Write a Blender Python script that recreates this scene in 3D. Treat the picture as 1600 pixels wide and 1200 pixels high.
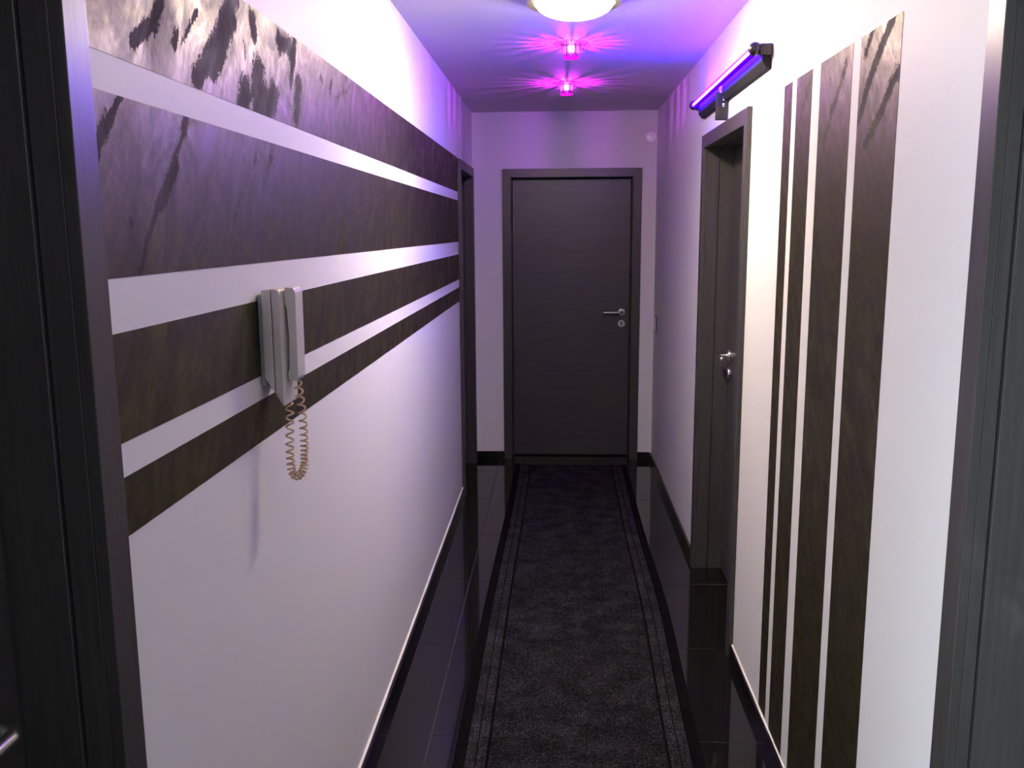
import bpy, bmesh, math, random
import numpy as np
from mathutils import Vector, Matrix, noise as mnoise

for o in list(bpy.data.objects):
    bpy.data.objects.remove(o, do_unlink=True)
S = bpy.context.scene
COL = S.collection
random.seed(7)

# ------------------------------------------------------------------ camera, world, exposure
CAM_H = 1.6263
FPX = 1404.2                                   # focal length in pixels of the 1600 x 1200 frame
YAW, PITCH, ROLL = 0.0510, 0.1681, -0.0062
def camera():
    cy, sy, cp, sp = math.cos(YAW), math.sin(YAW), math.cos(PITCH), math.sin(PITCH)
    fwd = Vector((-sy*cp, cy*cp, -sp)); right = Vector((cy, sy, 0)); up = right.cross(fwd)
    cr, sr = math.cos(ROLL), math.sin(ROLL)
    r2 = cr*right + sr*up; u2 = -sr*right + cr*up
    cd = bpy.data.cameras.new('camera'); cd.sensor_fit = 'HORIZONTAL'; cd.sensor_width = 36
    cd.lens = FPX/1600*36; cd.clip_start = 0.02; cd.clip_end = 60
    c = bpy.data.objects.new('camera', cd); COL.objects.link(c)
    m = Matrix((r2, u2, -fwd)).transposed().to_4x4(); m.translation = (0, 0, CAM_H)
    c.matrix_world = m; S.camera = c
camera()

W = bpy.data.worlds.new('daylight'); S.world = W; W.use_nodes = True
bg = W.node_tree.nodes['Background']; bg.inputs[0].default_value = (0.80, 0.93, 1.0, 1); bg.inputs[1].default_value = 28.0
# daylight reaches the hall only through the open entrance behind the camera (portal marks that opening)
pd = bpy.data.lights.new('entrance_daylight', 'AREA'); pd.shape = 'RECTANGLE'; pd.size = 2.05; pd.size_y = 0.86; pd.cycles.is_portal = True
po = bpy.data.objects.new('entrance_daylight', pd); COL.objects.link(po)
po.location = (-0.62, -0.32, 1.025); po.rotation_euler = (0, -math.pi/2, 0)
S.view_settings.view_transform = 'Standard'; S.view_settings.look = 'None'
S.view_settings.exposure = 0.16; S.view_settings.gamma = 1.0; S.view_settings.use_curve_mapping = False

DOME_POWER = 215.0       # emission of the glass bowl of the ceiling lamp
TUBE_POWER = 360.0        # emission of the violet tube
SPOT_WATT = 10.0          # each magenta crystal spot

# ------------------------------------------------------------------ measures (metres)
XL, XR, YE, YB, H = -0.589, 0.676, 6.345, -1.6, 2.43
CASE_T, CASE_W = 0.018, 0.057

# ------------------------------------------------------------------ helpers
def link(name, me, mat=None, parent=None):
    o = bpy.data.objects.new(name, me); COL.objects.link(o)
    if mat is not None and me is not None and len(me.materials) == 0: me.materials.append(mat)
    if parent is not None: o.parent = parent
    return o
def build(name, bm, mat, parent=None, smooth=False):
    me = bpy.data.meshes.new(name); bmesh.ops.recalc_face_normals(bm, faces=bm.faces); bm.to_mesh(me); bm.free()
    if smooth:
        for p in me.polygons: p.use_smooth = True
        try: me.set_sharp_from_angle(angle=math.radians(38))
        except Exception: pass
    return link(name, me, mat, parent)
def empty(name, loc=(0, 0, 0), rz=0.0):
    o = bpy.data.objects.new(name, None); COL.objects.link(o); o.location = loc; o.rotation_euler = (0, 0, rz)
    o.empty_display_size = 0.05
    return o
def tag(o, label=None, cat=None, group=None, kind=None):
    if label: o['label'] = label
    if cat: o['category'] = cat
    if group: o['group'] = group
    if kind: o['kind'] = kind
    return o
def bx(bm, x0, x1, y0, y1, z0, z1, bevel=0.0, seg=2):
    n = len(bm.verts)
    r = bmesh.ops.create_cube(bm, size=1)
    vs = r['verts']
    for v in vs:
        v.co = Vector((x0 + (v.co.x+.5)*(x1-x0), y0 + (v.co.y+.5)*(y1-y0), z0 + (v.co.z+.5)*(z1-z0)))
    if bevel > 0:
        es = list({e for v in vs for e in v.link_edges})
        bmesh.ops.bevel(bm, geom=es, offset=bevel, segments=seg, affect='EDGES', profile=0.6)
    return bm
def box_mesh(*a, **k):
    bm = bmesh.new(); bx(bm, *a, **k); return bm
def prism(bm, pts, axis, a0, a1, bevel=0.0, seg=2):
    """polygon pts (u,v) extruded along axis: 'x' -> (y,z), 'y' -> (x,z), 'z' -> (x,y)"""
    def P(u, v, a): return {'x': (a, u, v), 'y': (u, a, v), 'z': (u, v, a)}[axis]
    A = [bm.verts.new(P(u, v, a0)) for u, v in pts]; B = [bm.verts.new(P(u, v, a1)) for u, v in pts]
    n = len(pts); fs = [bm.faces.new(A), bm.faces.new(B[::-1])]
    for i in range(n): fs.append(bm.faces.new((A[i], B[i], B[(i+1) % n], A[(i+1) % n])))
    if bevel > 0:
        es = list({e for f in fs for e in f.edges})
        bmesh.ops.bevel(bm, geom=es, offset=bevel, segments=seg, affect='EDGES', profile=0.6)
    return bm
def lathe(bm, prof, seg=48, mtx=None, close=True):
    """profile (r,z) turned round z"""
    rings = []
    for r, z in prof:
        if r < 1e-6: rings.append([bm.verts.new((0, 0, z))])
        else: rings.append([bm.verts.new((r*math.cos(2*math.pi*i/seg), r*math.sin(2*math.pi*i/seg), z)) for i in range(seg)])
    for a, b in zip(rings, rings[1:]):
        for i in range(seg):
            j = (i+1) % seg
            if len(a) == 1 and len(b) == 1: continue
            if len(a) == 1: bm.faces.new((a[0], b[i], b[j]))
            elif len(b) == 1: bm.faces.new((a[i], a[j], b[0]))
            else: bm.faces.new((a[i], a[j], b[j], b[i]))
    if mtx is not None: bmesh.ops.transform(bm, matrix=mtx, verts=[v for ring in rings for v in ring])
    return bm
def tube(bm, path, r, seg=10, caps=True):
    path = [Vector(p) for p in path]; rings = []
    t0 = (path[1]-path[0]).normalized()
    nrm = t0.orthogonal().normalized()
    for i, p in enumerate(path):
        t = (path[min(i+1, len(path)-1)] - path[max(i-1, 0)]).normalized()
        nrm = (nrm - t*nrm.dot(t)).normalized(); b = t.cross(nrm)
        rr = r[i] if isinstance(r, (list, tuple)) else r
        rings.append([bm.verts.new(p + rr*(math.cos(2*math.pi*k/seg)*nrm + math.sin(2*math.pi*k/seg)*b)) for k in range(seg)])
    for a, b in zip(rings, rings[1:]):
        for k in range(seg): bm.faces.new((a[k], a[(k+1) % seg], b[(k+1) % seg], b[k]))
    if caps: bm.faces.new(rings[0][::-1]); bm.faces.new(rings[-1])
    return bm
def copy_tree(o, parent=None):
    c = o.copy(); COL.objects.link(c)
    if parent is not None: c.parent = parent
    for ch in list(o.children): copy_tree(ch, c)
    return c

# ------------------------------------------------------------------ materials
def new_mat(name):
    m = bpy.data.materials.new(name); m.use_nodes = True
    nt = m.node_tree; b = nt.nodes['Principled BSDF']
    return m, nt, b
def N(nt, typ, **kw):
    n = nt.nodes.new(typ)
    for k, v in kw.items():
        if k.startswith('i_'):
            key = k[2:]; n.inputs[int(key) if key.isdigit() else key.replace('_', ' ')].default_value = v
        else: setattr(n, k, v)
    return n
def L(nt, a, b): nt.links.new(a, b)
def coords(nt, scale=(1, 1, 1), rot=(0, 0, 0), kind='Object'):
    tc = N(nt, 'ShaderNodeTexCoord'); mp = N(nt, 'ShaderNodeMapping')
    mp.inputs['Scale'].default_value = scale; mp.inputs['Rotation'].default_value = rot
    L(nt, tc.outputs[kind], mp.inputs[0]); return mp.outputs[0]
def coords_rot(nt, rot, scale):
    tc = N(nt, 'ShaderNodeTexCoord'); a = N(nt, 'ShaderNodeMapping'); a.inputs['Rotation'].default_value = rot
    b = N(nt, 'ShaderNodeMapping'); b.inputs['Scale'].default_value = scale
    L(nt, tc.outputs['Object'], a.inputs[0]); L(nt, a.outputs[0], b.inputs[0]); return b.outputs[0]
def ramp(nt, fac, stops):
    r = N(nt, 'ShaderNodeValToRGB'); el = r.color_ramp.elements
    while len(el) < len(stops): el.new(0.5)
    for e, (p, c) in zip(el, stops): e.position = p; e.color = c if len(c) == 4 else (*c, 1)
    L(nt, fac, r.inputs[0]); return r.outputs[0]
def noise(nt, vec, scale, detail=3, rough=0.5, dist=0.0):
    n = N(nt, 'ShaderNodeTexNoise', i_Scale=scale, i_Detail=detail, i_Roughness=rough, i_Distortion=dist); L(nt, vec, n.inputs['Vector']); return n.outputs[0]
def bump(nt, b, h, strength, dist=0.002):
    n = N(nt, 'ShaderNodeBump', i_Strength=strength, i_Distance=dist); L(nt, h, n.inputs['Height']); L(nt, n.outputs[0], b.inputs['Normal'])

def plain(name, col, rough=0.5, metal=0.0, spec=0.5, nscale=60, var=0.12, bstr=0.0):
    m, nt, b = new_mat(name)
    v = coords(nt); n = noise(nt, v, nscale, 2)
    a = tuple(c*(1-var) for c in col); d = tuple(min(1, c*(1+var)) for c in col)
    L(nt, ramp(nt, n, [(0.3, a), (0.7, d)]), b.inputs['Base Color'])
    b.inputs['Roughness'].default_value = rough; b.inputs['Metallic'].default_value = metal
    b.inputs['Specular IOR Level'].default_value = spec
    if bstr: bump(nt, b, n, bstr, 0.001)
    return m
def wall_paint(name, col):
    m, nt, b = new_mat(name); v = coords(nt)
    n1 = noise(nt, v, 1.1, 2); n2 = noise(nt, v, 220, 3)
    L(nt, ramp(nt, n1, [(0.3, tuple(c*0.985 for c in col)), (0.7, col)]), b.inputs['Base Color'])
    b.inputs['Roughness'].default_value = 0.55; b.inputs['Specular IOR Level'].default_value = 0.3
    bump(nt, b, n2, 0.10, 0.001); return m
def wood(name, col, axis):
    """grey-brown laminate, grain running along axis 0/1/2 of the object"""
    m, nt, b = new_mat(name)
    sc = [38.0, 38.0, 38.0]; sc[axis] = 1.1
    v = coords(nt, tuple(sc)); g = noise(nt, v, 3.0, 5, 0.65, 0.4)
    sc2 = [160.0]*3; sc2[axis] = 5
    f = noise(nt, coords(nt, tuple(sc2)), 2.0, 3, 0.6)
    c = ramp(nt, g, [(0.25, tuple(x*0.72 for x in col)), (0.5, col), (0.75, tuple(x*1.28 for x in col))])
    mx = N(nt, 'ShaderNodeMix', data_type='RGBA', blend_type='MULTIPLY'); mx.inputs[0].default_value = 0.45
    L(nt, c, mx.inputs[6]); L(nt, ramp(nt, f, [(0.3, (.6, .6, .6)), (0.7, (1, 1, 1))]), mx.inputs[7])
    L(nt, mx.outputs[2], b.inputs['Base Color'])
    b.inputs['Roughness'].default_value = 0.36; b.inputs['Specular IOR Level'].default_value = 0.45
    bump(nt, b, f, 0.18, 0.0008); return m
def emit(name, col, strength):
    m, nt, b = new_mat(name)
    e = N(nt, 'ShaderNodeEmission'); e.inputs[0].default_value = (*col, 1); e.inputs[1].default_value = strength
    L(nt, e.outputs[0], nt.nodes['Material Output'].inputs[0]); nt.nodes.remove(b); return m
def glass(name, col, rough=0.02, ior=1.45):
    m, nt, b = new_mat(name)
    b.inputs['Base Color'].default_value = (*col, 1); b.inputs['Transmission Weight'].default_value = 1.0
    b.inputs['Roughness'].default_value = rough; b.inputs['IOR'].default_value = ior; return m

M_WALL = wall_paint('white wall paint', (0.70, 0.69, 0.695))
M_CEIL = wall_paint('white ceiling paint', (0.61, 0.59, 0.62))
WOODC = (0.050, 0.046, 0.044)
M_WOODZ = wood('grey oak laminate upright grain', WOODC, 2)
M_WOODX = wood('grey oak laminate level grain', WOODC, 0)
M_STEEL = plain('brushed steel', (0.62, 0.60, 0.58), 0.28, 1.0, nscale=300, var=0.05)
M_CHROME = plain('polished chrome', (0.80, 0.79, 0.80), 0.08, 1.0, nscale=10, var=0.02)
M_BLACKPL = plain('black plastic', (0.012, 0.012, 0.014), 0.32, 0.0, nscale=200)
M_GREYMETAL = plain('dark grey painted metal', (0.10, 0.10, 0.11), 0.4, 0.3, nscale=200)
M_PHONE = plain('pale grey plastic', (0.56, 0.53, 0.50), 0.42, nscale=30, var=0.03)
M_PHONE_SIDE = plain('grey plastic backshell', (0.30, 0.32, 0.31), 0.5, nscale=30, var=0.04)
M_CORD = plain('tan rubber cord', (0.58, 0.42, 0.27), 0.5, nscale=50, var=0.08)
M_WHITEPL = plain('white plastic', (0.75, 0.75, 0.77), 0.3, nscale=40, var=0.03)
M_SEAL = plain('white sealant', (0.80, 0.78, 0.76), 0.5, nscale=80, var=0.04)
M_GROUT = plain('grey grout', (0.05, 0.047, 0.05), 0.9, nscale=300, var=0.2)
M_DARK = plain('black rubber gasket', (0.006, 0.006, 0.006), 0.8)

def granite(name):
    m, nt, b = new_mat(name); v = coords(nt)
    vo = N(nt, 'ShaderNodeTexVoronoi', i_Scale=420.0); L(nt, v, vo.inputs['Vector'])
    n = noise(nt, v, 160, 3)
    mxx = N(nt, 'ShaderNodeMath', operation='MULTIPLY'); L(nt, vo.outputs['Distance'], mxx.inputs[0]); L(nt, n, mxx.inputs[1])
    L(nt, ramp(nt, mxx.outputs[0], [(0.1, (.0035, .0032, .0036)), (0.45, (.008, .0075, .008))]), b.inputs['Base Color'])
    b.inputs['Roughness'].default_value = 0.05; b.inputs['Specular IOR Level'].default_value = 0.42
    bump(nt, b, noise(nt, v, 3.0, 2), 0.02, 0.002); return m
M_GRAN = granite('polished black granite')
M_GRAN_EDGE = plain('black granite skirting', (0.006, 0.006, 0.0065), 0.16, nscale=200)

def stripe_paint(name):
    m, nt, b = new_mat(name); v = coords(nt)
    def mad(x, k, c):
        n = N(nt, 'ShaderNodeMath', operation='MULTIPLY_ADD'); L(nt, x, n.inputs[0]); n.inputs[1].default_value = k
        if isinstance(c, float): n.inputs[2].default_value = c
        else: L(nt, c, n.inputs[2])
        return n.outputs[0]
    def mrange(x, a0, a1, b0, b1, smooth=False):
        n = N(nt, 'ShaderNodeMapRange'); L(nt, x, n.inputs[0])
        if smooth: n.interpolation_type = 'SMOOTHSTEP'
        for i, q in enumerate((a0, a1, b0, b1)): n.inputs[i+1].default_value = q
        return n.outputs[0]
    at = N(nt, 'ShaderNodeAttribute', attribute_name='worn')
    # ragged edge of the bare strokes: coarse and fine grain, drawn out along the trowel direction
    coarse = noise(nt, coords_rot(nt, (0.5, 0, 0), (1, 1.7, 0.5)), 48, 4, 0.7); fine = noise(nt, v, 190, 3, 0.7)
    s = mad(coarse, 1.3, -0.65); s = mad(fine, 1.1, s); s = mad(s, 1.0, at.outputs['Fac'])
    n0 = N(nt, 'ShaderNodeMath', operation='ADD'); L(nt, s, n0.inputs[0]); n0.inputs[1].default_value = -0.55
    mask = mrange(n0.outputs[0], 0.40, 0.56, 0.0, 1.0, True)
    # trowelled clouds and hatching
    cloud = noise(nt, coords_rot(nt, (0.6, 0, 0), (1, 1.3, 0.7)), 9, 5, 0.65, 1.2)
    hat = noise(nt, coords_rot(nt, (0.55, 0, 0), (6, 15, 3.5)), 3.0, 5, 0.65, 1.5)
    hat2 = noise(nt, coords_rot(nt, (-0.75, 0, 0), (6, 15, 3.5)), 3.0, 5, 0.65, 1.5)
    upr = noise(nt, coords(nt, (4, 9, 0.8)), 2.4, 3, 0.6)
    mixv = mad(cloud, 0.66, mad(hat, 0.17, mad(hat2, 0.17, 0.0)))
    base = ramp(nt, mixv, [(0.38, (.044, .038, .023)), (0.50, (.067, .059, .031)), (0.62, (.110, .100, .038))])
    up2 = ramp(nt, upr, [(0.35, (.82, .82, .84)), (0.65, (1.12, 1.10, 1.0))])
    mu = N(nt, 'ShaderNodeMix', data_type='RGBA', blend_type='MULTIPLY'); mu.inputs[0].default_value = 0.18; L(nt, base, mu.inputs[6]); L(nt, up2, mu.inputs[7])
    mx = N(nt, 'ShaderNodeMix', data_type='RGBA'); L(nt, mask, mx.inputs[0]); L(nt, mu.outputs[2], mx.inputs[6]); mx.inputs[7].default_value = (.024, .020, .019, 1)
    L(nt, mx.outputs[2], b.inputs['Base Color'])
    rg = mrange(mixv, 0.38, 0.62, 0.60, 0.38)
    L(nt, mad(mask, 0.28, rg), b.inputs['Roughness'])
    L(nt, mrange(mask, 0, 1, 0.85, 0.1), b.inputs['Metallic']); b.inputs['Specular IOR Level'].default_value = 0.25
    bump(nt, b, mad(mask, -0.4, mixv), 0.16, 0.004); return m
M_STRIPE = stripe_paint('metallic trowelled stripe paint')

def rug_mat(name, lo, hi):
    m, nt, b = new_mat(name); v = coords(nt)
    n = noise(nt, v, 170, 4, 0.85); n2 = noise(nt, v, 9, 3, 0.6); n3 = noise(nt, coords(nt, (1, .35, 1)), 620, 2, 0.7)
    ad = N(nt, 'ShaderNodeMath', operation='ADD'); L(nt, n, ad.inputs[0])
    k = N(nt, 'ShaderNodeMath', operation='MULTIPLY_ADD'); L(nt, n2, k.inputs[0]); k.inputs[1].default_value = 0.22; k.inputs[2].default_value = -0.11
    L(nt, k.outputs[0], ad.inputs[1])
    mid = tuple((a+c)*0.24 for a, c in zip(lo, hi))
    L(nt, ramp(nt, ad.outputs[0], [(0.40, lo), (0.52, mid), (0.62, hi)]), b.inputs['Base Color'])
    b.inputs['Roughness'].default_value = 1.0; b.inputs['Specular IOR Level'].default_value = 0.0
    bump(nt, b, n3, 0.7, 0.003); return m
M_RUG = rug_mat('charcoal needle felt', (.0040, .0040, .0047), (.050, .051, .056))
M_RUG_BAND = rug_mat('charcoal ribbed felt', (.006, .006, .0068), (.062, .063, .068))
M_RUG_EDGE = rug_mat('black bound edge', (.004, .004, .0045), (.012, .012, .013))

# ------------------------------------------------------------------ setting: shell of the hall
def wall_mesh(axis, face, back, a0, a1, openings):
    """wall slab between the planes face and back, running a0..a1, with niches (lo, hi, top, through)"""
    bm = bmesh.new()
    def slab(f, k, lo, hi, z0, z1):
        if axis == 'y': bx(bm, min(f, k), max(f, k), lo, hi, z0, z1)
        else: bx(bm, lo, hi, min(f, k), max(f, k), z0, z1)
    cur = a0; rear = face + (back-face)*0.86
    for lo, hi, top, through in sorted(openings):
        slab(face, back, cur, lo, 0, H); slab(face, back, lo, hi, top, H)
        if not through: slab(rear, back, lo, hi, 0, top)  # rear slab added behind closed leaves so no daylight leaks round them
        cur = hi
    slab(face, back, cur, a1, 0, H)
    return bm
LT = 0.022                                    # thickness of the door linings
DOORS = {                                     # opening lo, hi along the wall, height of the clear opening
    'left_near': (0.19, 1.066, 1.993), 'left_far': (5.447, 6.200, 1.993),
    'right_near': (0.55, 1.430, 1.993), 'right_far': (3.330, 4.220, 1.993), 'end': (-0.325, 0.519, 1.993)}
def hole(k):
    lo, hi, t = DOORS[k]; return (lo-LT, hi+LT, t+LT, False)
ST = dict(kind='structure')
wl = build('wall_left', wall_mesh('y', XL, XL-0.30, YB, YE, [hole('left_near'), hole('left_far'), (-0.75, 0.11, 2.05, True)]), M_WALL)
tag(wl, 'white left wall with four level dark metallic stripes', 'wall', **ST)
wr = build('wall_right', wall_mesh('y', XR, XR+0.30, YB, YE, [hole('right_near'), hole('right_far')]), M_WALL)
tag(wr, 'white right wall with four upright dark metallic stripes', 'wall', **ST)
we = build('wall_end', wall_mesh('x', YE, YE+0.30, XL-0.30, XR+0.30, [hole('end')]), M_WALL)
tag(we, 'white end wall around the closed dark door', 'wall', **ST)
wb = build('wall_back', box_mesh(XL-0.30, XR+0.30, YB-0.2, YB, 0, H), M_WOODZ)  # unseen end of the hall; dark wood added to cut light bounced forward
tag(wb, 'unseen wall closing the hall behind the viewer, made dark wood to absorb light', 'wall', **ST)
tp = build('bounce_absorber_1', box_mesh(XR-0.02, XR-0.0005, YB+0.001, 0.48, 0, 2.2, 0.002), M_WOODZ)  # unseen panel, added to keep bounced daylight off the left door jamb
tag(tp, 'unseen dark panelling added on the right behind the viewer to absorb light', 'panelling', **ST)
ce = build('ceiling', box_mesh(XL-0.30, XR+0.30, YB-0.2, YE+0.30, H, H+0.15), M_CEIL)
tag(ce, 'plain white ceiling over the hall', 'ceiling', **ST)

# floor: bed of grout with a separate granite tile in each cell
fl = build('floor', box_mesh(XL-0.30, XR+0.30, YB-0.2, YE+0.30, -0.10, -0.0012), M_GROUT)
tag(fl, 'black polished granite tile floor with thin joints', 'floor', **ST)
TS, TX, TY, GAP = 0.66, -0.41, 2.692, 0.0028
tile_cache = {}
def tile(x0, x1, y0, y1):
    key = (round(x1-x0, 4), round(y1-y0, 4))
    if key not in tile_cache:
        bm = bmesh.new(); bx(bm, 0, key[0], 0, key[1], -0.010, 0.0, 0.0006, 1)
        me = bpy.data.meshes.new('tile'); bm.to_mesh(me); bm.free(); me.materials.append(M_GRAN); tile_cache[key] = me
    o = link('tile', tile_cache[key], parent=fl); o.location = (x0, y0, 0)
xe = [XL-0.30, TX, TX+TS, XR+0.30]
ys = sorted({max(YB-0.2, min(YE+0.30, TY+TS*k)) for k in range(-8, 9)})
for xa, xb in zip(xe, xe[1:]):
    for ya, yb in zip(ys, ys[1:]):
        tile(xa+GAP/2, xb-GAP/2, ya+GAP/2, yb-GAP/2)

# skirtings
def skirting(name, label, axis, face, sgn, a0, a1, seal=True, t=0.012, h=0.054):
    bm = bmesh.new()
    if axis == 'y': bx(bm, min(face, face+sgn*t), max(face, face+sgn*t), a0, a1, 0, h, 0.0012, 1)
    else: bx(bm, a0, a1, min(face, face+sgn*t), max(face, face+sgn*t), 0, h, 0.0012, 1)
    o = build(name, bm, M_GRAN_EDGE); tag(o, label, 'baseboard', **ST)
    if seal:
        bm = bmesh.new(); n = max(2, int((a1-a0)/0.12)); rnd = random.Random(3)
        prev = None
        for i in range(n+1):
            y = a0 + (a1-a0)*i/n; j = rnd.uniform(-0.0012, 0.0012)
            ring = [bm.verts.new((face+sgn*0.0005, y, h-0.002)), bm.verts.new((face+sgn*(t*0.45+j), y, h+0.0002)),
                    bm.verts.new((face+sgn*(t*0.35+j), y, h+0.0020)), bm.verts.new((face+sgn*0.0005, y, h+0.004+j))]
            if prev:
                for k in range(4): bm.faces.new((prev[k], prev[(k+1) % 4], ring[(k+1) % 4], ring[k]))
            prev = ring
        build('sealant_line', bm, M_SEAL, o)
    return o
skirting('baseboard_left', 'black skirting with white sealant line under the striped left wall', 'y', XL, 1, 1.066+CASE_W, 5.447-CASE_W, t=0.017)
skirting('baseboard_right', 'short black skirting under the upright stripes between the right-hand doors', 'y', XR, -1, 1.430+CASE_W, 3.330-CASE_W)
skirting('baseboard_right_far', 'black skirting between right-hand door and end wall', 'y', XR, -1, 4.220+CASE_W, YE-0.012, seal=False)
skirting('baseboard_end_left', 'short black skirting left of the end door', 'x', YE, -1, XL+0.001, -0.325-CASE_W, seal=False)
skirting('baseboard_end_right', 'short black skirting right of the end door', 'x', YE, -1, 0.519+CASE_W, XR-0.013, seal=False)

# painted stripes: thin films of trowelled metallic paint, with darker worn strokes
LEFT_STROKES = [([(1.38, 1.965), (1.348, 1.929), (1.28, 1.889)], 0.02, 1), ([(1.363, 1.93), (1.35, 1.915)], 0.013, 0.8), ([(1.434, 1.936), (1.417, 1.915)], 0.017, 0.9), ([(1.517, 1.981), (1.489, 1.957), (1.454, 1.926)], 0.013, 0.7), ([(1.705, 2.054), (1.645, 1.999), (1.601, 1.953), (1.557, 1.913), (1.499, 1.876)], 0.034, 1), ([(1.684, 2.008), (1.631, 1.953), (1.575, 1.898)], 0.032, 1), ([(1.799, 2.031), (1.803, 2.01)], 0.031, 1), ([(1.74, 1.98), (1.746, 1.953)], 0.011, 0.7), ([(1.968, 2.051), (1.945, 2.022)], 0.013, 0.8), ([(1.967, 2.021), (2.043, 2.033)], 0.035, 0.9), ([(2.018, 2.026), (2.054, 2.015)], 0.04, 0.8), ([(2.085, 2.052), (2.062, 2.003), (2.039, 1.952)], 0.025, 0.9), ([(1.737, 1.893), (1.715, 1.867)], 0.042, 1), ([(1.814, 1.938), (1.791, 1.889), (1.803, 1.869)], 0.046, 1), ([(1.915, 1.913), (1.875, 1.876)], 0.042, 1), ([(1.838, 1.896), (1.841, 1.866)], 0.057, 1), ([(1.829, 1.959), (1.858, 1.946)], 0.016, 0.7), ([(2.1, 1.959), (2.068, 1.884)], 0.046, 0.8), ([(2.297, 2.004), (2.316, 2.004)], 0.019, 0.6), ([(2.407, 2.012), (2.389, 1.984)], 0.02, 0.7), ([(2.578, 2.053), (2.575, 2.035)], 0.016, 0.6), ([(2.672, 2.043), (2.457, 1.981)], 0.022, 0.5), ([(2.259, 1.956), (2.265, 1.919)], 0.012, 0.5), ([(1.233, 1.81), (1.199, 1.781)], 0.011, 0.9), ([(1.194, 1.776), (1.155, 1.74), (1.13, 1.701)], 0.02, 0.9), ([(1.452, 1.807), (1.434, 1.785)], 0.02, 0.9), ([(1.433, 1.78), (1.388, 1.738)], 0.012, 0.8), ([(1.395, 1.727), (1.352, 1.688), (1.324, 1.667)], 0.023, 0.9), ([(1.322, 1.664), (1.286, 1.627), (1.247, 1.571)], 0.012, 0.8), ([(1.823, 1.805), (1.746, 1.753), (1.657, 1.678), (1.584, 1.589)], 0.03, 0.45), ([(1.882, 1.788), (1.819, 1.733)], 0.032, 0.5), ([(1.517, 1.721), (1.518, 1.69)], 0.034, 0.3), ([(1.602, 1.734), (1.605, 1.715)], 0.028, 0.35), ([(1.23, 1.645), (1.235, 1.64)], 0.006, 0.8), ([(1.779, 1.581), (1.758, 1.551)], 0.038, 0.15), ([(1.294, 1.444), (1.231, 1.379)], 0.018, 0.2), ([(1.59, 1.472), (1.533, 1.41)], 0.027, 0.2), ([(3.11, 1.868), (3.141, 1.698)], 0.071, 0.2), ([(2.71, 1.856), (2.73, 1.708)], 0.045, 0.2), ([(2.401, 1.847), (2.382, 1.599)], 0.055, 0.18)]
RIGHT_STROKES = [([(1.945, 2.048), (1.983, 2.021), (2.033, 1.979), (2.084, 1.928), (2.124, 1.872)], 0.024, 1), ([(2.068, 2.044), (2.088, 2.022), (2.109, 1.999)], 0.021, 0.7), ([(1.885, 1.941), (1.939, 1.912), (1.976, 1.873), (2.075, 1.811)], 0.023, 0.95), ([(1.938, 1.987), (1.92, 1.965)], 0.011, 0.5), ([(1.905, 1.956), (1.949, 1.926)], 0.009, 0.6), ([(1.997, 1.973), (2.028, 1.952)], 0.012, 0.5), ([(2.24, 2.012), (2.271, 1.97), (2.328, 1.919), (2.381, 1.855)], 0.032, 0.6), ([(2.352, 1.998), (2.369, 1.97)], 0.028, 0.4), ([(2.528, 2.033), (2.582, 1.985), (2.637, 1.924)], 0.02, 0.5), ([(2.002, 1.851), (2.075, 1.763)], 0.026, 0.4), ([(1.943, 1.793), (2.017, 1.665)], 0.028, 0.2), ([(2.271, 1.83), (2.348, 1.672)], 0.039, 0.25)]

def stroke_field(Yg, Zg, strokes):
    w = np.zeros_like(Yg)
    for pts, rad, s in strokes:
        rad = max(rad*0.62, 0.006)
        for (a, b), (c, d) in zip(pts, pts[1:]):
            vx, vz = c-a, d-b; l2 = vx*vx+vz*vz+1e-9
            t = np.clip(((Yg-a)*vx+(Zg-b)*vz)/l2, 0, 1)
            ds = np.hypot(Yg-(a+t*vx), Zg-(b+t*vz))
            w = np.maximum(w, s*np.clip(1.10-ds/rad*0.60, 0, 1))
    return w
def stripe(parent, x, y0, y1, z0, z1, strokes, step, label):
    ny = max(2, int((y1-y0)/step)); nz = max(2, int((z1-z0)/step))
    Yv = np.linspace(y0, y1, ny+1); Zv = np.linspace(z0, z1, nz+1)
    Yg, Zg = np.meshgrid(Yv, Zv)
    w = stroke_field(Yg, Zg, strokes)
    verts = [(x, float(a), float(b)) for a, b in zip(Yg.ravel(), Zg.ravel())]
    f = []
    for j in range(nz):
        for i in range(ny):
            a = j*(ny+1)+i; q = (a, a+1, a+ny+2, a+ny+1)
            f.append(q if x < 0 else q[::-1])
    # skirt back to the wall gives the film its thickness
    me = bpy.data.meshes.new('painted_stripe'); me.from_pydata(verts, [], f)
    at = me.attributes.new('worn', 'FLOAT', 'POINT'); at.data.foreach_set('value', w.ravel().astype(np.float32))
    o = link('painted_stripe', me, M_STRIPE, parent); o['label'] = label
    so = o.modifiers.new('film', 'SOLIDIFY'); so.thickness = 0.0006; so.offset = -1
    return o
yA, yB = 1.066+CASE_W, 5.447-CASE_W
for z0, z1, lab in ((1.859, 2.056, 'topmost level stripe, dark metallic with bright trowel marks'), (1.568, 1.809, 'widest level stripe, dark metallic'),
                    (1.346, 1.4946, 'level dark stripe behind the wall phone'), (1.216, 1.2986, 'lowest and narrowest level dark stripe')):
    stripe(wl, XL+0.0008, yA, yB, z0, z1, LEFT_STROKES, 0.009, lab)
for y0, y1, lab in ((1.892, 2.138, 'broad upright dark stripe nearest the viewer'), (2.193, 2.450, 'broad upright dark stripe, second from the viewer'),
                    (2.527, 2.683, 'narrow upright dark stripe'), (2.735, 2.826, 'narrowest upright dark stripe beside the door')):
    stripe(wr, XR-0.0008, y0, y1, 0.056, 2.047, RIGHT_STROKES, 0.010, lab)

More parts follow.
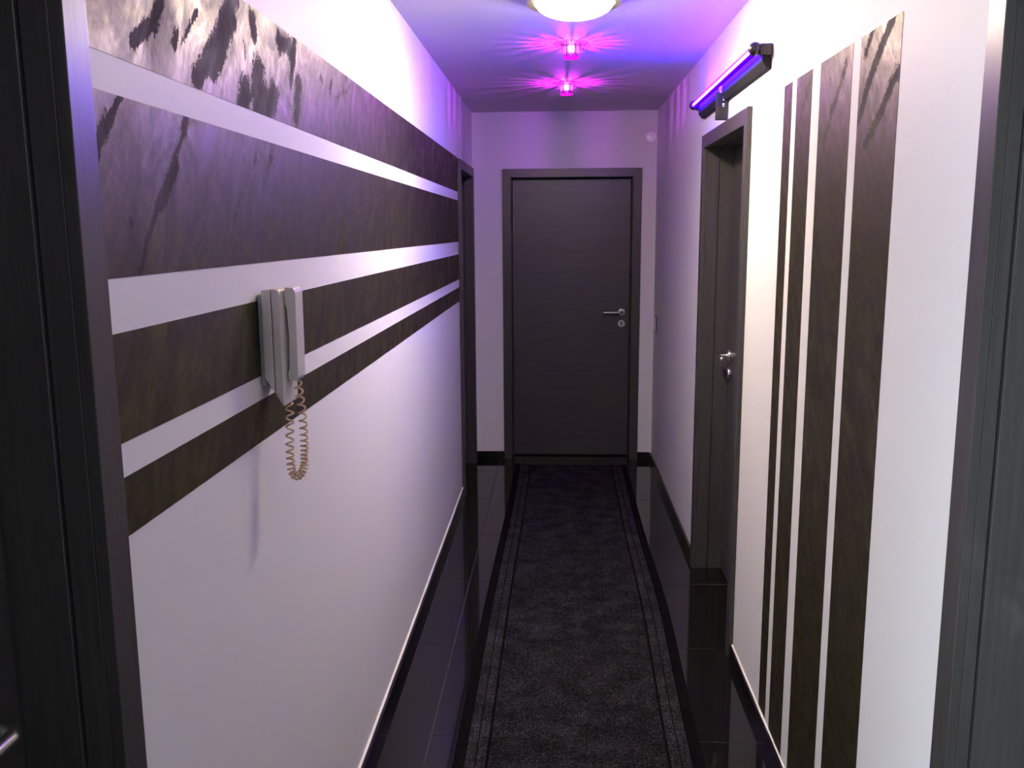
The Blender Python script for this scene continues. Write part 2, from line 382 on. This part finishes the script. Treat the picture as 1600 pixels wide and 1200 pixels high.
# ------------------------------------------------------------------ doors
def lever_set(leaf, xh, yl, dirx, z):
    """handle on the leaf: local x along the door, -y towards the hall"""
    bm = bmesh.new(); R = Matrix.Translation((xh, yl, z)) @ Matrix.Rotation(math.pi/2, 4, 'X')
    lathe(bm, [(0, 0), (0.026, 0), (0.026, 0.006), (0.024, 0.009), (0.012, 0.010), (0.011, 0.014), (0, 0.014)], 32, R)
    build('rosette', bm, M_STEEL, leaf, True)
    bm = bmesh.new(); pts = [(xh, yl-0.008, z), (xh, yl-0.040, z)]
    for k in range(1, 7):
        a = k/6*math.pi/2; pts.append((xh+dirx*0.016*(1-math.cos(a)), yl-0.040-0.016*math.sin(a), z))
    pts += [(xh+dirx*0.06, yl-0.056, z), (xh+dirx*0.131, yl-0.056, z), (xh+dirx*0.134, yl-0.056, z)]
    tube(bm, pts, [0.0095]*(len(pts)-1)+[0.006], 16); build('lever', bm, M_STEEL, leaf, True)
    zk = z-0.082
    bm = bmesh.new(); lathe(bm, [(0, 0), (0.026, 0), (0.026, 0.006), (0.024, 0.009), (0.012, 0.0095), (0, 0.0095)], 32, Matrix.Translation((xh, yl, zk)) @ Matrix.Rotation(math.pi/2, 4, 'X'))
    ro = build('key_rosette', bm, M_STEEL, leaf, True)
    bm = bmesh.new(); lathe(bm, [(0, 0), (0.0085, 0), (0.0085, 0.003), (0, 0.003)], 20, Matrix.Translation((xh, yl-0.009, zk+0.006)) @ Matrix.Rotation(math.pi/2, 4, 'X'))
    bx(bm, xh-0.005, xh+0.005, yl-0.012, yl-0.009, zk-0.014, zk+0.004)
    build('lock_cylinder', bm, M_GREYMETAL, leaf, True)
def door(name, label, loc, rz, w, top, latch, recess=0.12, step=0.045, back=0.062, zh=1.055):
    """local frame: x along the wall, y into the wall, opening 0..w; latch 'hi'/'lo' is the side with the handle"""
    root = empty(name, loc, rz); tag(root, label, 'door', **ST)
    # architrave: two legs and a head, mitred
    for s in (0, 1):
        a, b = (-CASE_W, 0) if s == 0 else (w, w+CASE_W)
        bm = bmesh.new()
        pts = [(a, 0), (b, 0), (b, top), (a, top+CASE_W)] if s == 0 else [(a, 0), (b, 0), (b, top+CASE_W), (a, top)]
        prism(bm, pts, 'y', -CASE_T, -0.0004, 0.0016, 2); build('architrave_leg', bm, M_WOODZ, root)
    bm = bmesh.new(); prism(bm, [(0, top), (w, top), (w+CASE_W, top+CASE_W), (-CASE_W, top+CASE_W)], 'y', -CASE_T, -0.0004, 0.0016, 2)
    build('architrave_head', bm, M_WOODX, root)
    depth = 0.245
    for s in (0, 1):
        f = (lambda a: -a) if s == 0 else (lambda a: w+a)
        bm = bmesh.new(); x0, x1 = sorted((f(LT), f(0))); bx(bm, x0, x1, 0.0, step, 0, top, 0.0006, 1); build('jamb_lining', bm, M_WOODZ, root)
        bm = bmesh.new(); x0, x1 = sorted((f(LT), f(0.004))); bx(bm, x0, x1, step, step+0.004, 0, top); build('gasket', bm, M_DARK, root)
        bm = bmesh.new(); x0, x1 = sorted((f(LT), f(-0.003))); bx(bm, x0, x1, step+0.004, depth, 0, top, 0.001, 1); build('jamb_rebate', bm, M_WOODZ, root)
    bm = bmesh.new(); bx(bm, -LT, w+LT, 0.0, step, top, top+LT, 0.0006, 1); build('head_lining', bm, M_WOODX, root)
    bm = bmesh.new(); bx(bm, -LT, w+LT, step+0.004, depth, top-0.003, top+LT, 0.001, 1); build('head_rebate', bm, M_WOODX, root)
    bm = bmesh.new(); bx(bm, 0.007, w-0.007, recess, recess+0.040, 0.010, top-0.008, 0.0012, 2)
    leaf = build('door_leaf', bm, M_WOODX, root)
    bm = bmesh.new(); bx(bm, 0.012, w-0.012, recess+0.010, recess+0.030, 0.001, 0.009); build('bottom_seal', bm, M_DARK, leaf)
    if latch: lever_set(leaf, w-back if latch == 'hi' else back, recess, -1 if latch == 'hi' else 1, zh)
    return root
def lr(k): lo, hi, t = DOORS[k]; return lo, hi, hi-lo, t
lo, hi, w, t = lr('end');        door('door_1', 'closed dark grey wooden door at the far end of the hall', (lo, YE, 0), 0, w, t, 'hi', 0.10, 0.03)
lo, hi, w, t = lr('right_far');  door('door_2', 'closed dark door in right wall below the violet tube light', (XR, hi, 0), -math.pi/2, w, t, 'lo', 0.118, 0.055)
lo, hi, w, t = lr('left_far');   door('door_3', 'dark door at the far end of the striped left wall', (XL, lo, 0), math.pi/2, w, t, 'hi')
lo, hi, w, t = lr('left_near');  door('door_4', 'near-black door frame at the left edge of the picture', (XL, lo, 0), math.pi/2, w, t, 'hi', 0.115, 0.034, 0.100, 1.036)
lo, hi, w, t = lr('right_near'); door('door_5', 'grey wooden door frame at the right edge of the picture', (XR, hi, 0), -math.pi/2, w, t, 'lo', 0.118, 0.020)

# ------------------------------------------------------------------ runner rug
RY0, RY1, RC0, RSL = -1.2, 6.155, 0.0655, 0.0087       # centre line x = RC0 + RSL*(y-2.6)
def rug_strip(name, u0, u1, z1, mat, parent, y0=RY0, y1=RY1, label=None):
    bm = bmesh.new(); n = 60; prev = None
    for i in range(n+1):
        y = y0+(y1-y0)*i/n; c = RC0+RSL*(y-2.6)
        wr_ = 0.020*math.exp(-((y-3.75)/0.75)**2); wl_ = -0.004*math.sin(y*2.1)
        def at(u): return c+u+(wr_*max(0, u)/0.39 if u > 0 else wl_*max(0, -u)/0.39)
        ring = [bm.verts.new((at(u0), y, 0.0005)), bm.verts.new((at(u1), y, 0.0005)), bm.verts.new((at(u1)-0.0006, y, z1)), bm.verts.new((at(u0)+0.0006, y, z1))]
        if prev:
            for k in range(4): bm.faces.new((prev[k], prev[(k+1) % 4], ring[(k+1) % 4], ring[k]))
        else: bm.faces.new(ring[::-1])
        prev = ring
    bm.faces.new(prev)
    o = build(name, bm, mat, parent)
    if label: o['label'] = label
    return o
rug = empty('runner_rug', (0, 0, 0)); tag(rug, 'long charcoal runner rug with black bound edges on the black tiles', 'rug')
rug_strip('backing', -0.388, 0.388, 0.0032, M_RUG_EDGE, rug)
rug_strip('field', -0.279, 0.279, 0.0075, M_RUG, rug, RY0+0.03, RY1-0.03)
for s in (-1, 1):
    a, b = sorted((s*0.287, s*0.318)); rug_strip('ribbed_band', a, b, 0.0075, M_RUG_BAND, rug, RY0+0.03, RY1-0.03)
    a, b = sorted((s*0.321, s*0.352)); rug_strip('ribbed_band', a, b, 0.0073, M_RUG_BAND, rug, RY0+0.03, RY1-0.03)
    a, b = sorted((s*0.354, s*0.390)); rug_strip('bound_edge', a, b, 0.0068, M_RUG_EDGE, rug, label='black bound edge')

# ------------------------------------------------------------------ ceiling lamp with glass bowl
lamp = empty('ceiling_lamp', (0.055, 3.205, H)); tag(lamp, 'white glass bowl ceiling lamp with metal rim, switched on', 'ceiling lamp')
bm = bmesh.new(); lathe(bm, [(0, -0.0005), (0.120, -0.0005), (0.140, -0.010), (0.158, -0.034), (0.162, -0.046), (0.158, -0.051), (0.136, -0.048), (0.131, -0.040), (0.110, -0.012), (0, -0.012)], 72)
build('rim', bm, plain('satin brass rim', (0.42, 0.38, 0.30), 0.3, 1.0, var=0.05), lamp, True)
bm = bmesh.new(); R0, dep = 0.131, 0.052
prof = [(R0*math.cos(a), -0.045-dep*math.sin(a)) for a in [i/14*math.pi/2 for i in range(15)]]; prof[-1] = (0, prof[-1][1])
lathe(bm, prof, 72)
build('glass_bowl', bm, emit('lit opal glass', (1.0, 0.85, 0.61), DOME_POWER), lamp, True)

# ------------------------------------------------------------------ magenta crystal spots
MAG = (0.62, 0.02, 1.0)
m_core = emit('lit magenta core', (1.0, 0.25, 0.95), 9.0)
m_crys = glass('pink crystal', (1.0, 0.35, 0.95), 0.05)
M_PLATE = plain('satin nickel plate', (0.42, 0.41, 0.45), 0.35, 0.4, var=0.04)
m_disc = emit('glowing magenta base', (1.0, 0.01, 0.75), 1.3)
def spot(y, x, label, watt=SPOT_WATT, col=MAG):
    r = empty('crystal_spot', (x, y, H)); tag(r, label, 'spotlight', 'magenta crystal spots along the ceiling')
    bm = bmesh.new(); lathe(bm, [(0, -0.0004), (0.074, -0.0004), (0.074, -0.003), (0.066, -0.006), (0.040, -0.006), (0.038, -0.004), (0, -0.004)], 56)
    build('mount_plate', bm, M_PLATE, r, True)
    bm = bmesh.new(); lathe(bm, [(0, -0.012), (0.020, -0.012), (0.020, -0.034), (0.016, -0.037), (0, -0.037)], 24); build('lit_core', bm, m_core, r, True)
    n = 16; first = None
    for k in range(n):
        if first is None:
            bm = bmesh.new(); prism(bm, [(0.024, -0.0020), (0.034, -0.0034), (0.034, 0.0034), (0.024, 0.0020)], 'z', -0.058, -0.005)
            first = build('crystal_prism', bm, m_crys, r); o = first
        else:
            o = first.copy(); COL.objects.link(o)
        o.rotation_euler = (0, 0, 2*math.pi*k/n)
    bm = bmesh.new(); lathe(bm, [(0, -0.0580), (0.035, -0.0580), (0.0365, -0.0605), (0.034, -0.064), (0, -0.064)], 40); build('base_disc', bm, m_disc, r, True)
    ld = bpy.data.lights.new('spot_light', 'POINT'); ld.energy = watt; ld.color = col; ld.shadow_soft_size = 0.0035
    lo_ = bpy.data.objects.new('spot_light', ld); COL.objects.link(lo_); lo_.parent = r; lo_.location = (0, 0, -0.047)
    # the LED also throws a narrow-angled wash up onto the ceiling round the plate
    ud = bpy.data.lights.new('up_light', 'SPOT'); ud.energy = 75.0; ud.color = (1.0, 0.0, 0.80); ud.shadow_soft_size = 0.003; ud.spot_size = math.radians(158); ud.spot_blend = 0.35
    uo = bpy.data.objects.new('up_light', ud); COL.objects.link(uo); uo.parent = r; uo.location = (0, 0, -0.050); uo.rotation_euler = (math.pi, 0, 0)
    return r
spot(4.10, 0.057, 'magenta crystal ceiling spot nearer the white bowl lamp')
spot(5.16, 0.047, 'magenta crystal ceiling spot nearer the end door')
spot(2.05, 0.057, 'magenta crystal ceiling spot on the viewer side of the bowl lamp', 14.0, (1.0, 0.28, 0.42))
spot(1.00, 0.057, 'magenta crystal ceiling spot between the two nearest doors', 14.0, (1.0, 0.28, 0.42))

# ------------------------------------------------------------------ violet tube light
TXc, TZ, TY0, TY1 = 0.624, 2.192, 3.025, 4.315
tl = empty('violet_tube_light', (XR, (TY0+TY1)/2, TZ-0.03)); tag(tl, 'violet fluorescent tube on dark batten above the right-hand door', 'tube light')
def under(o, root): o.parent = root; o.matrix_parent_inverse = Matrix.Translation(-root.location); return o
bm = bmesh.new(); lathe(bm, [(0, 0), (0.0085, 0), (0.0085, TY1-TY0), (0, TY1-TY0)], 20, Matrix.Translation((TXc, TY1, TZ)) @ Matrix.Rotation(math.pi/2, 4, 'X'))
under(build('lit_core', bm, emit('lit violet gas', (0.055, 0.01, 1.0), TUBE_POWER), None, True), tl)
m, nt, b = new_mat('violet tube glass')
tr = N(nt, 'ShaderNodeBsdfTransparent'); tr.inputs[0].default_value = (0.75, 0.45, 1, 1)
em = N(nt, 'ShaderNodeEmission'); em.inputs[0].default_value = (0.16, 0.0, 1.0, 1); em.inputs[1].default_value = 2.0
ad = N(nt, 'ShaderNodeAddShader'); L(nt, tr.outputs[0], ad.inputs[0]); L(nt, em.outputs[0], ad.inputs[1]); L(nt, ad.outputs[0], nt.nodes['Material Output'].inputs[0])
def arc_sheet(r, a0, a1, n=16):
    bm = bmesh.new(); prev = None
    for i in range(n+1):
        a = math.radians(a0+(a1-a0)*i/n); x, z = TXc+r*math.cos(a), TZ+r*math.sin(a)
        pr = (bm.verts.new((x, TY0, z)), bm.verts.new((x, TY1, z)))
        if prev: bm.faces.new((prev[0], prev[1], pr[1], pr[0]))
        prev = pr
    return bm
under(build('tube_glass', arc_sheet(0.0155, -46, 226), m, None, True), tl)
m2, nt, b = new_mat('dark blue tube coating')
tr = N(nt, 'ShaderNodeBsdfTransparent'); tr.inputs[0].default_value = (0.004, 0.0, 0.02, 1)
em = N(nt, 'ShaderNodeEmission'); em.inputs[0].default_value = (0.10, 0.0, 1.0, 1); em.inputs[1].default_value = 0.8
ad = N(nt, 'ShaderNodeAddShader'); L(nt, tr.outputs[0], ad.inputs[0]); L(nt, em.outputs[0], ad.inputs[1]); L(nt, ad.outputs[0], nt.nodes['Material Output'].inputs[0])
under(build('coated_underside', arc_sheet(0.0155, 226, 314), m2, None, True), tl)['label'] = 'dark blue coated underside of the tube'
M_BATTEN = plain('black painted batten', (0.020, 0.020, 0.022), 0.85, 0.0, spec=0.15, nscale=200)
bm = bmesh.new(); prism(bm, [(XR-0.0005, 2.132), (XR-0.0005, 2.203), (XR-0.022, 2.203), (XR-0.028, 2.196), (XR-0.030, 2.154), (XR-0.016, 2.134)], 'y', TY0-0.01, TY1+0.01, 0.0015, 1)
under(build('batten', bm, M_BATTEN, None), tl)
for y, s in ((TY0, -1), (TY1, 1)):
    bm = bmesh.new(); bx(bm, TXc+0.012, XR-0.001, y+(-0.026 if s < 0 else 0.002), y+(-0.002 if s < 0 else 0.026), 2.170, 2.206, 0.005, 3); under(build('tube_holder', bm, M_BLACKPL, None, True), tl)
    bm = bmesh.new(); bmesh.ops.create_uvsphere(bm, u_segments=24, v_segments=16, radius=0.0215)
    bmesh.ops.transform(bm, matrix=Matrix.Translation((TXc, y+s*0.004, TZ)), verts=bm.verts); under(build('end_cap', bm, M_BLACKPL, None, True), tl)

# small black remote hanging by a white tag under the batten
rc = empty('remote_control', (0.648, 3.735, 2.057)); tag(rc, 'small black remote control with white keys hanging under the violet tube', 'remote control')
bm = bmesh.new(); bx(bm, -0.0235, 0.0235, -0.008, 0.008, 0, 0.106, 0.004, 2); build('remote_body', bm, M_BLACKPL, rc, True)
for z, w_, h_ in ((0.096, .006, .0045), (0.087, .005, .0045), (0.077, .006, .0045), (0.061, .009, .006), (0.053, .007, .004)):
    bm = bmesh.new(); bx(bm, 0.006-w_/2, 0.006+w_/2, -0.0098, -0.0075, z-h_/2, z+h_/2, 0.0008, 1); build('white_key', bm, M_WHITEPL, rc)
bm = bmesh.new(); prism(bm, [(-0.008, 0.106), (0.010, 0.106), (-0.002, 0.142), (-0.020, 0.142)], 'y', -0.0015, 0.0015); build('white_tag', bm, M_WHITEPL, rc)

# ------------------------------------------------------------------ wall telephone
PH = empty('wall_telephone', (XL, 1.775, 1.29)); tag(PH, 'pale grey wall telephone with handset and coiled tan cord on dark stripe', 'telephone')
PY0, PY1 = 1.727, 1.822
def pp(pts): return [(XL+o, z) for o, z in pts]
bm = bmesh.new(); bx(bm, XL+0.0015, XL+0.013, PY0+0.008, PY1-0.006, 1.325, 1.508, 0.002, 1); under(build('wall_bracket', bm, M_PHONE_SIDE, None), PH)
bm = bmesh.new(); prism(bm, pp([(0.012, 1.345), (0.012, 1.516), (0.030, 1.518), (0.030, 1.3125)]), 'y', PY0, PY1, 0.002, 2); body = under(build('back_shell', bm, M_PHONE, None, True), PH)
bm = bmesh.new(); prism(bm, pp([(0.0315, 1.3105), (0.0315, 1.519), (0.046, 1.516), (0.049, 1.506), (0.049, 1.288), (0.046, 1.285)]), 'y', PY0+0.001, PY1-0.001, 0.0028, 3); under(build('front_shell', bm, M_PHONE, None, True), PH)
hy0, hy1 = 1.751, 1.803
bm = bmesh.new()
hp = [(0.052, 1.521), (0.069, 1.519), (0.073, 1.510), (0.072, 1.342), (0.068, 1.334), (0.054, 1.334), (0.0515, 1.342), (0.0515, 1.352), (0.0565, 1.360), (0.0575, 1.420), (0.0565, 1.476), (0.0515, 1.486)]
prism(bm, pp(hp), 'y', hy0, hy1, 0.0016, 2); under(build('handset', bm, M_PHONE, None, True), PH)
bm = bmesh.new(); bx(bm, XL+0.047, XL+0.0545, hy0+0.006, hy1-0.006, 1.482, 1.512, 0.002, 1); under(build('cradle', bm, M_PHONE, None), PH)
# coiled cord: handset foot -> loop -> foot of the body
def bez(p, t):
    a, b, c, d = [Vector(q) for q in p]; s = 1-t
    return a*s**3 + b*3*s*s*t + c*3*s*t*t + d*t**3
cx = XL+0.060
segs = [((cx, 1.778, 1.336), (cx+0.002, 1.792, 1.29), (cx+0.004, 1.812, 1.22), (cx+0.002, 1.802, 1.159)),
        ((cx+0.002, 1.802, 1.159), (cx+0.001, 1.799, 1.120), (cx-0.015, 1.760, 1.117), (cx-0.016, 1.764, 1.163)),
        ((cx-0.016, 1.764, 1.163), (cx-0.018, 1.764, 1.225), (cx-0.014, 1.785, 1.262), (cx-0.026, 1.792, 1.302))]
line = []
for s_ in segs:
    for i in range(40): line.append(bez(s_, i/40))
line.append(Vector(segs[-1][3]))
dist = [0.0]
for a, b in zip(line, line[1:]): dist.append(dist[-1]+(b-a).length)
tot = dist[-1]; coil = []; NT = 31; M_ = NT*14
ph_ = 0.0
def at_len(s):
    for i in range(len(dist)-1):
        if dist[i+1] >= s:
            f = (s-dist[i])/max(1e-9, dist[i+1]-dist[i]); return line[i].lerp(line[i+1], f), (line[i+1]-line[i]).normalized()
    return line[-1], (line[-1]-line[-2]).normalized()
# turns lie tight in the bottom of the loop and stretched on the way up
tt = np.linspace(0, 1, M_); dens = 0.7+1.1*np.exp(-((tt-0.50)/0.16)**2)
phase = np.cumsum(dens); phase = phase/phase[-1]*NT*2*math.pi
for k in range(M_):
    p, t = at_len(float(tt[k])*tot)
    n1 = t.cross(Vector((1, 0, 0.02))).normalized(); n2 = t.cross(n1)
    e = min(1.0, float(tt[k])/0.03, (1-float(tt[k]))/0.03)
    coil.append(p + 0.0074*e*(math.cos(float(phase[k]))*n1 + math.sin(float(phase[k]))*n2))
bm = bmesh.new(); tube(bm, coil, 0.0021, 7); under(build('coiled_cord', bm, M_CORD, None, True), PH)['label'] = 'tan coiled cord'

# ------------------------------------------------------------------ switch and round cover plate
sw = empty('light_switch', (XR, 6.17, 0.995)); tag(sw, 'small pale light switch on right wall beside the end door', 'light switch')
bm = bmesh.new(); bx(bm, -0.009, -0.0005, -0.041, 0.041, -0.055, 0.055, 0.002, 2); build('switch_frame', bm, M_GREYMETAL, sw)
bm = bmesh.new(); prism(bm, [(-0.0092, -0.046), (-0.0140, 0.0), (-0.0112, 0.046), (-0.006, 0.046), (-0.006, -0.046)], 'y', -0.031, 0.031, 0.0008, 1); build('rocker', bm, M_WHITEPL, sw)
cp = empty('round_cover_plate', (0.634, YE, 2.254)); tag(cp, 'small round white cover plate high on the end wall, right corner', 'cover plate')
RX = Matrix.Rotation(math.pi/2, 4, 'X')
bm = bmesh.new(); lathe(bm, [(0, 0.0005), (0.037, 0.0005), (0.037, 0.004), (0.033, 0.008), (0.020, 0.0075), (0.008, 0.011), (0, 0.011)], 40, RX); build('plate', bm, plain('bright white cover', (0.93, 0.93, 0.95), 0.25, var=0.01), cp, True)
bm = bmesh.new(); lathe(bm, [(0, 0.0105), (0.005, 0.0105), (0.005, 0.013), (0, 0.0135)], 16, RX); build('screw_head', bm, M_STEEL, cp, True)
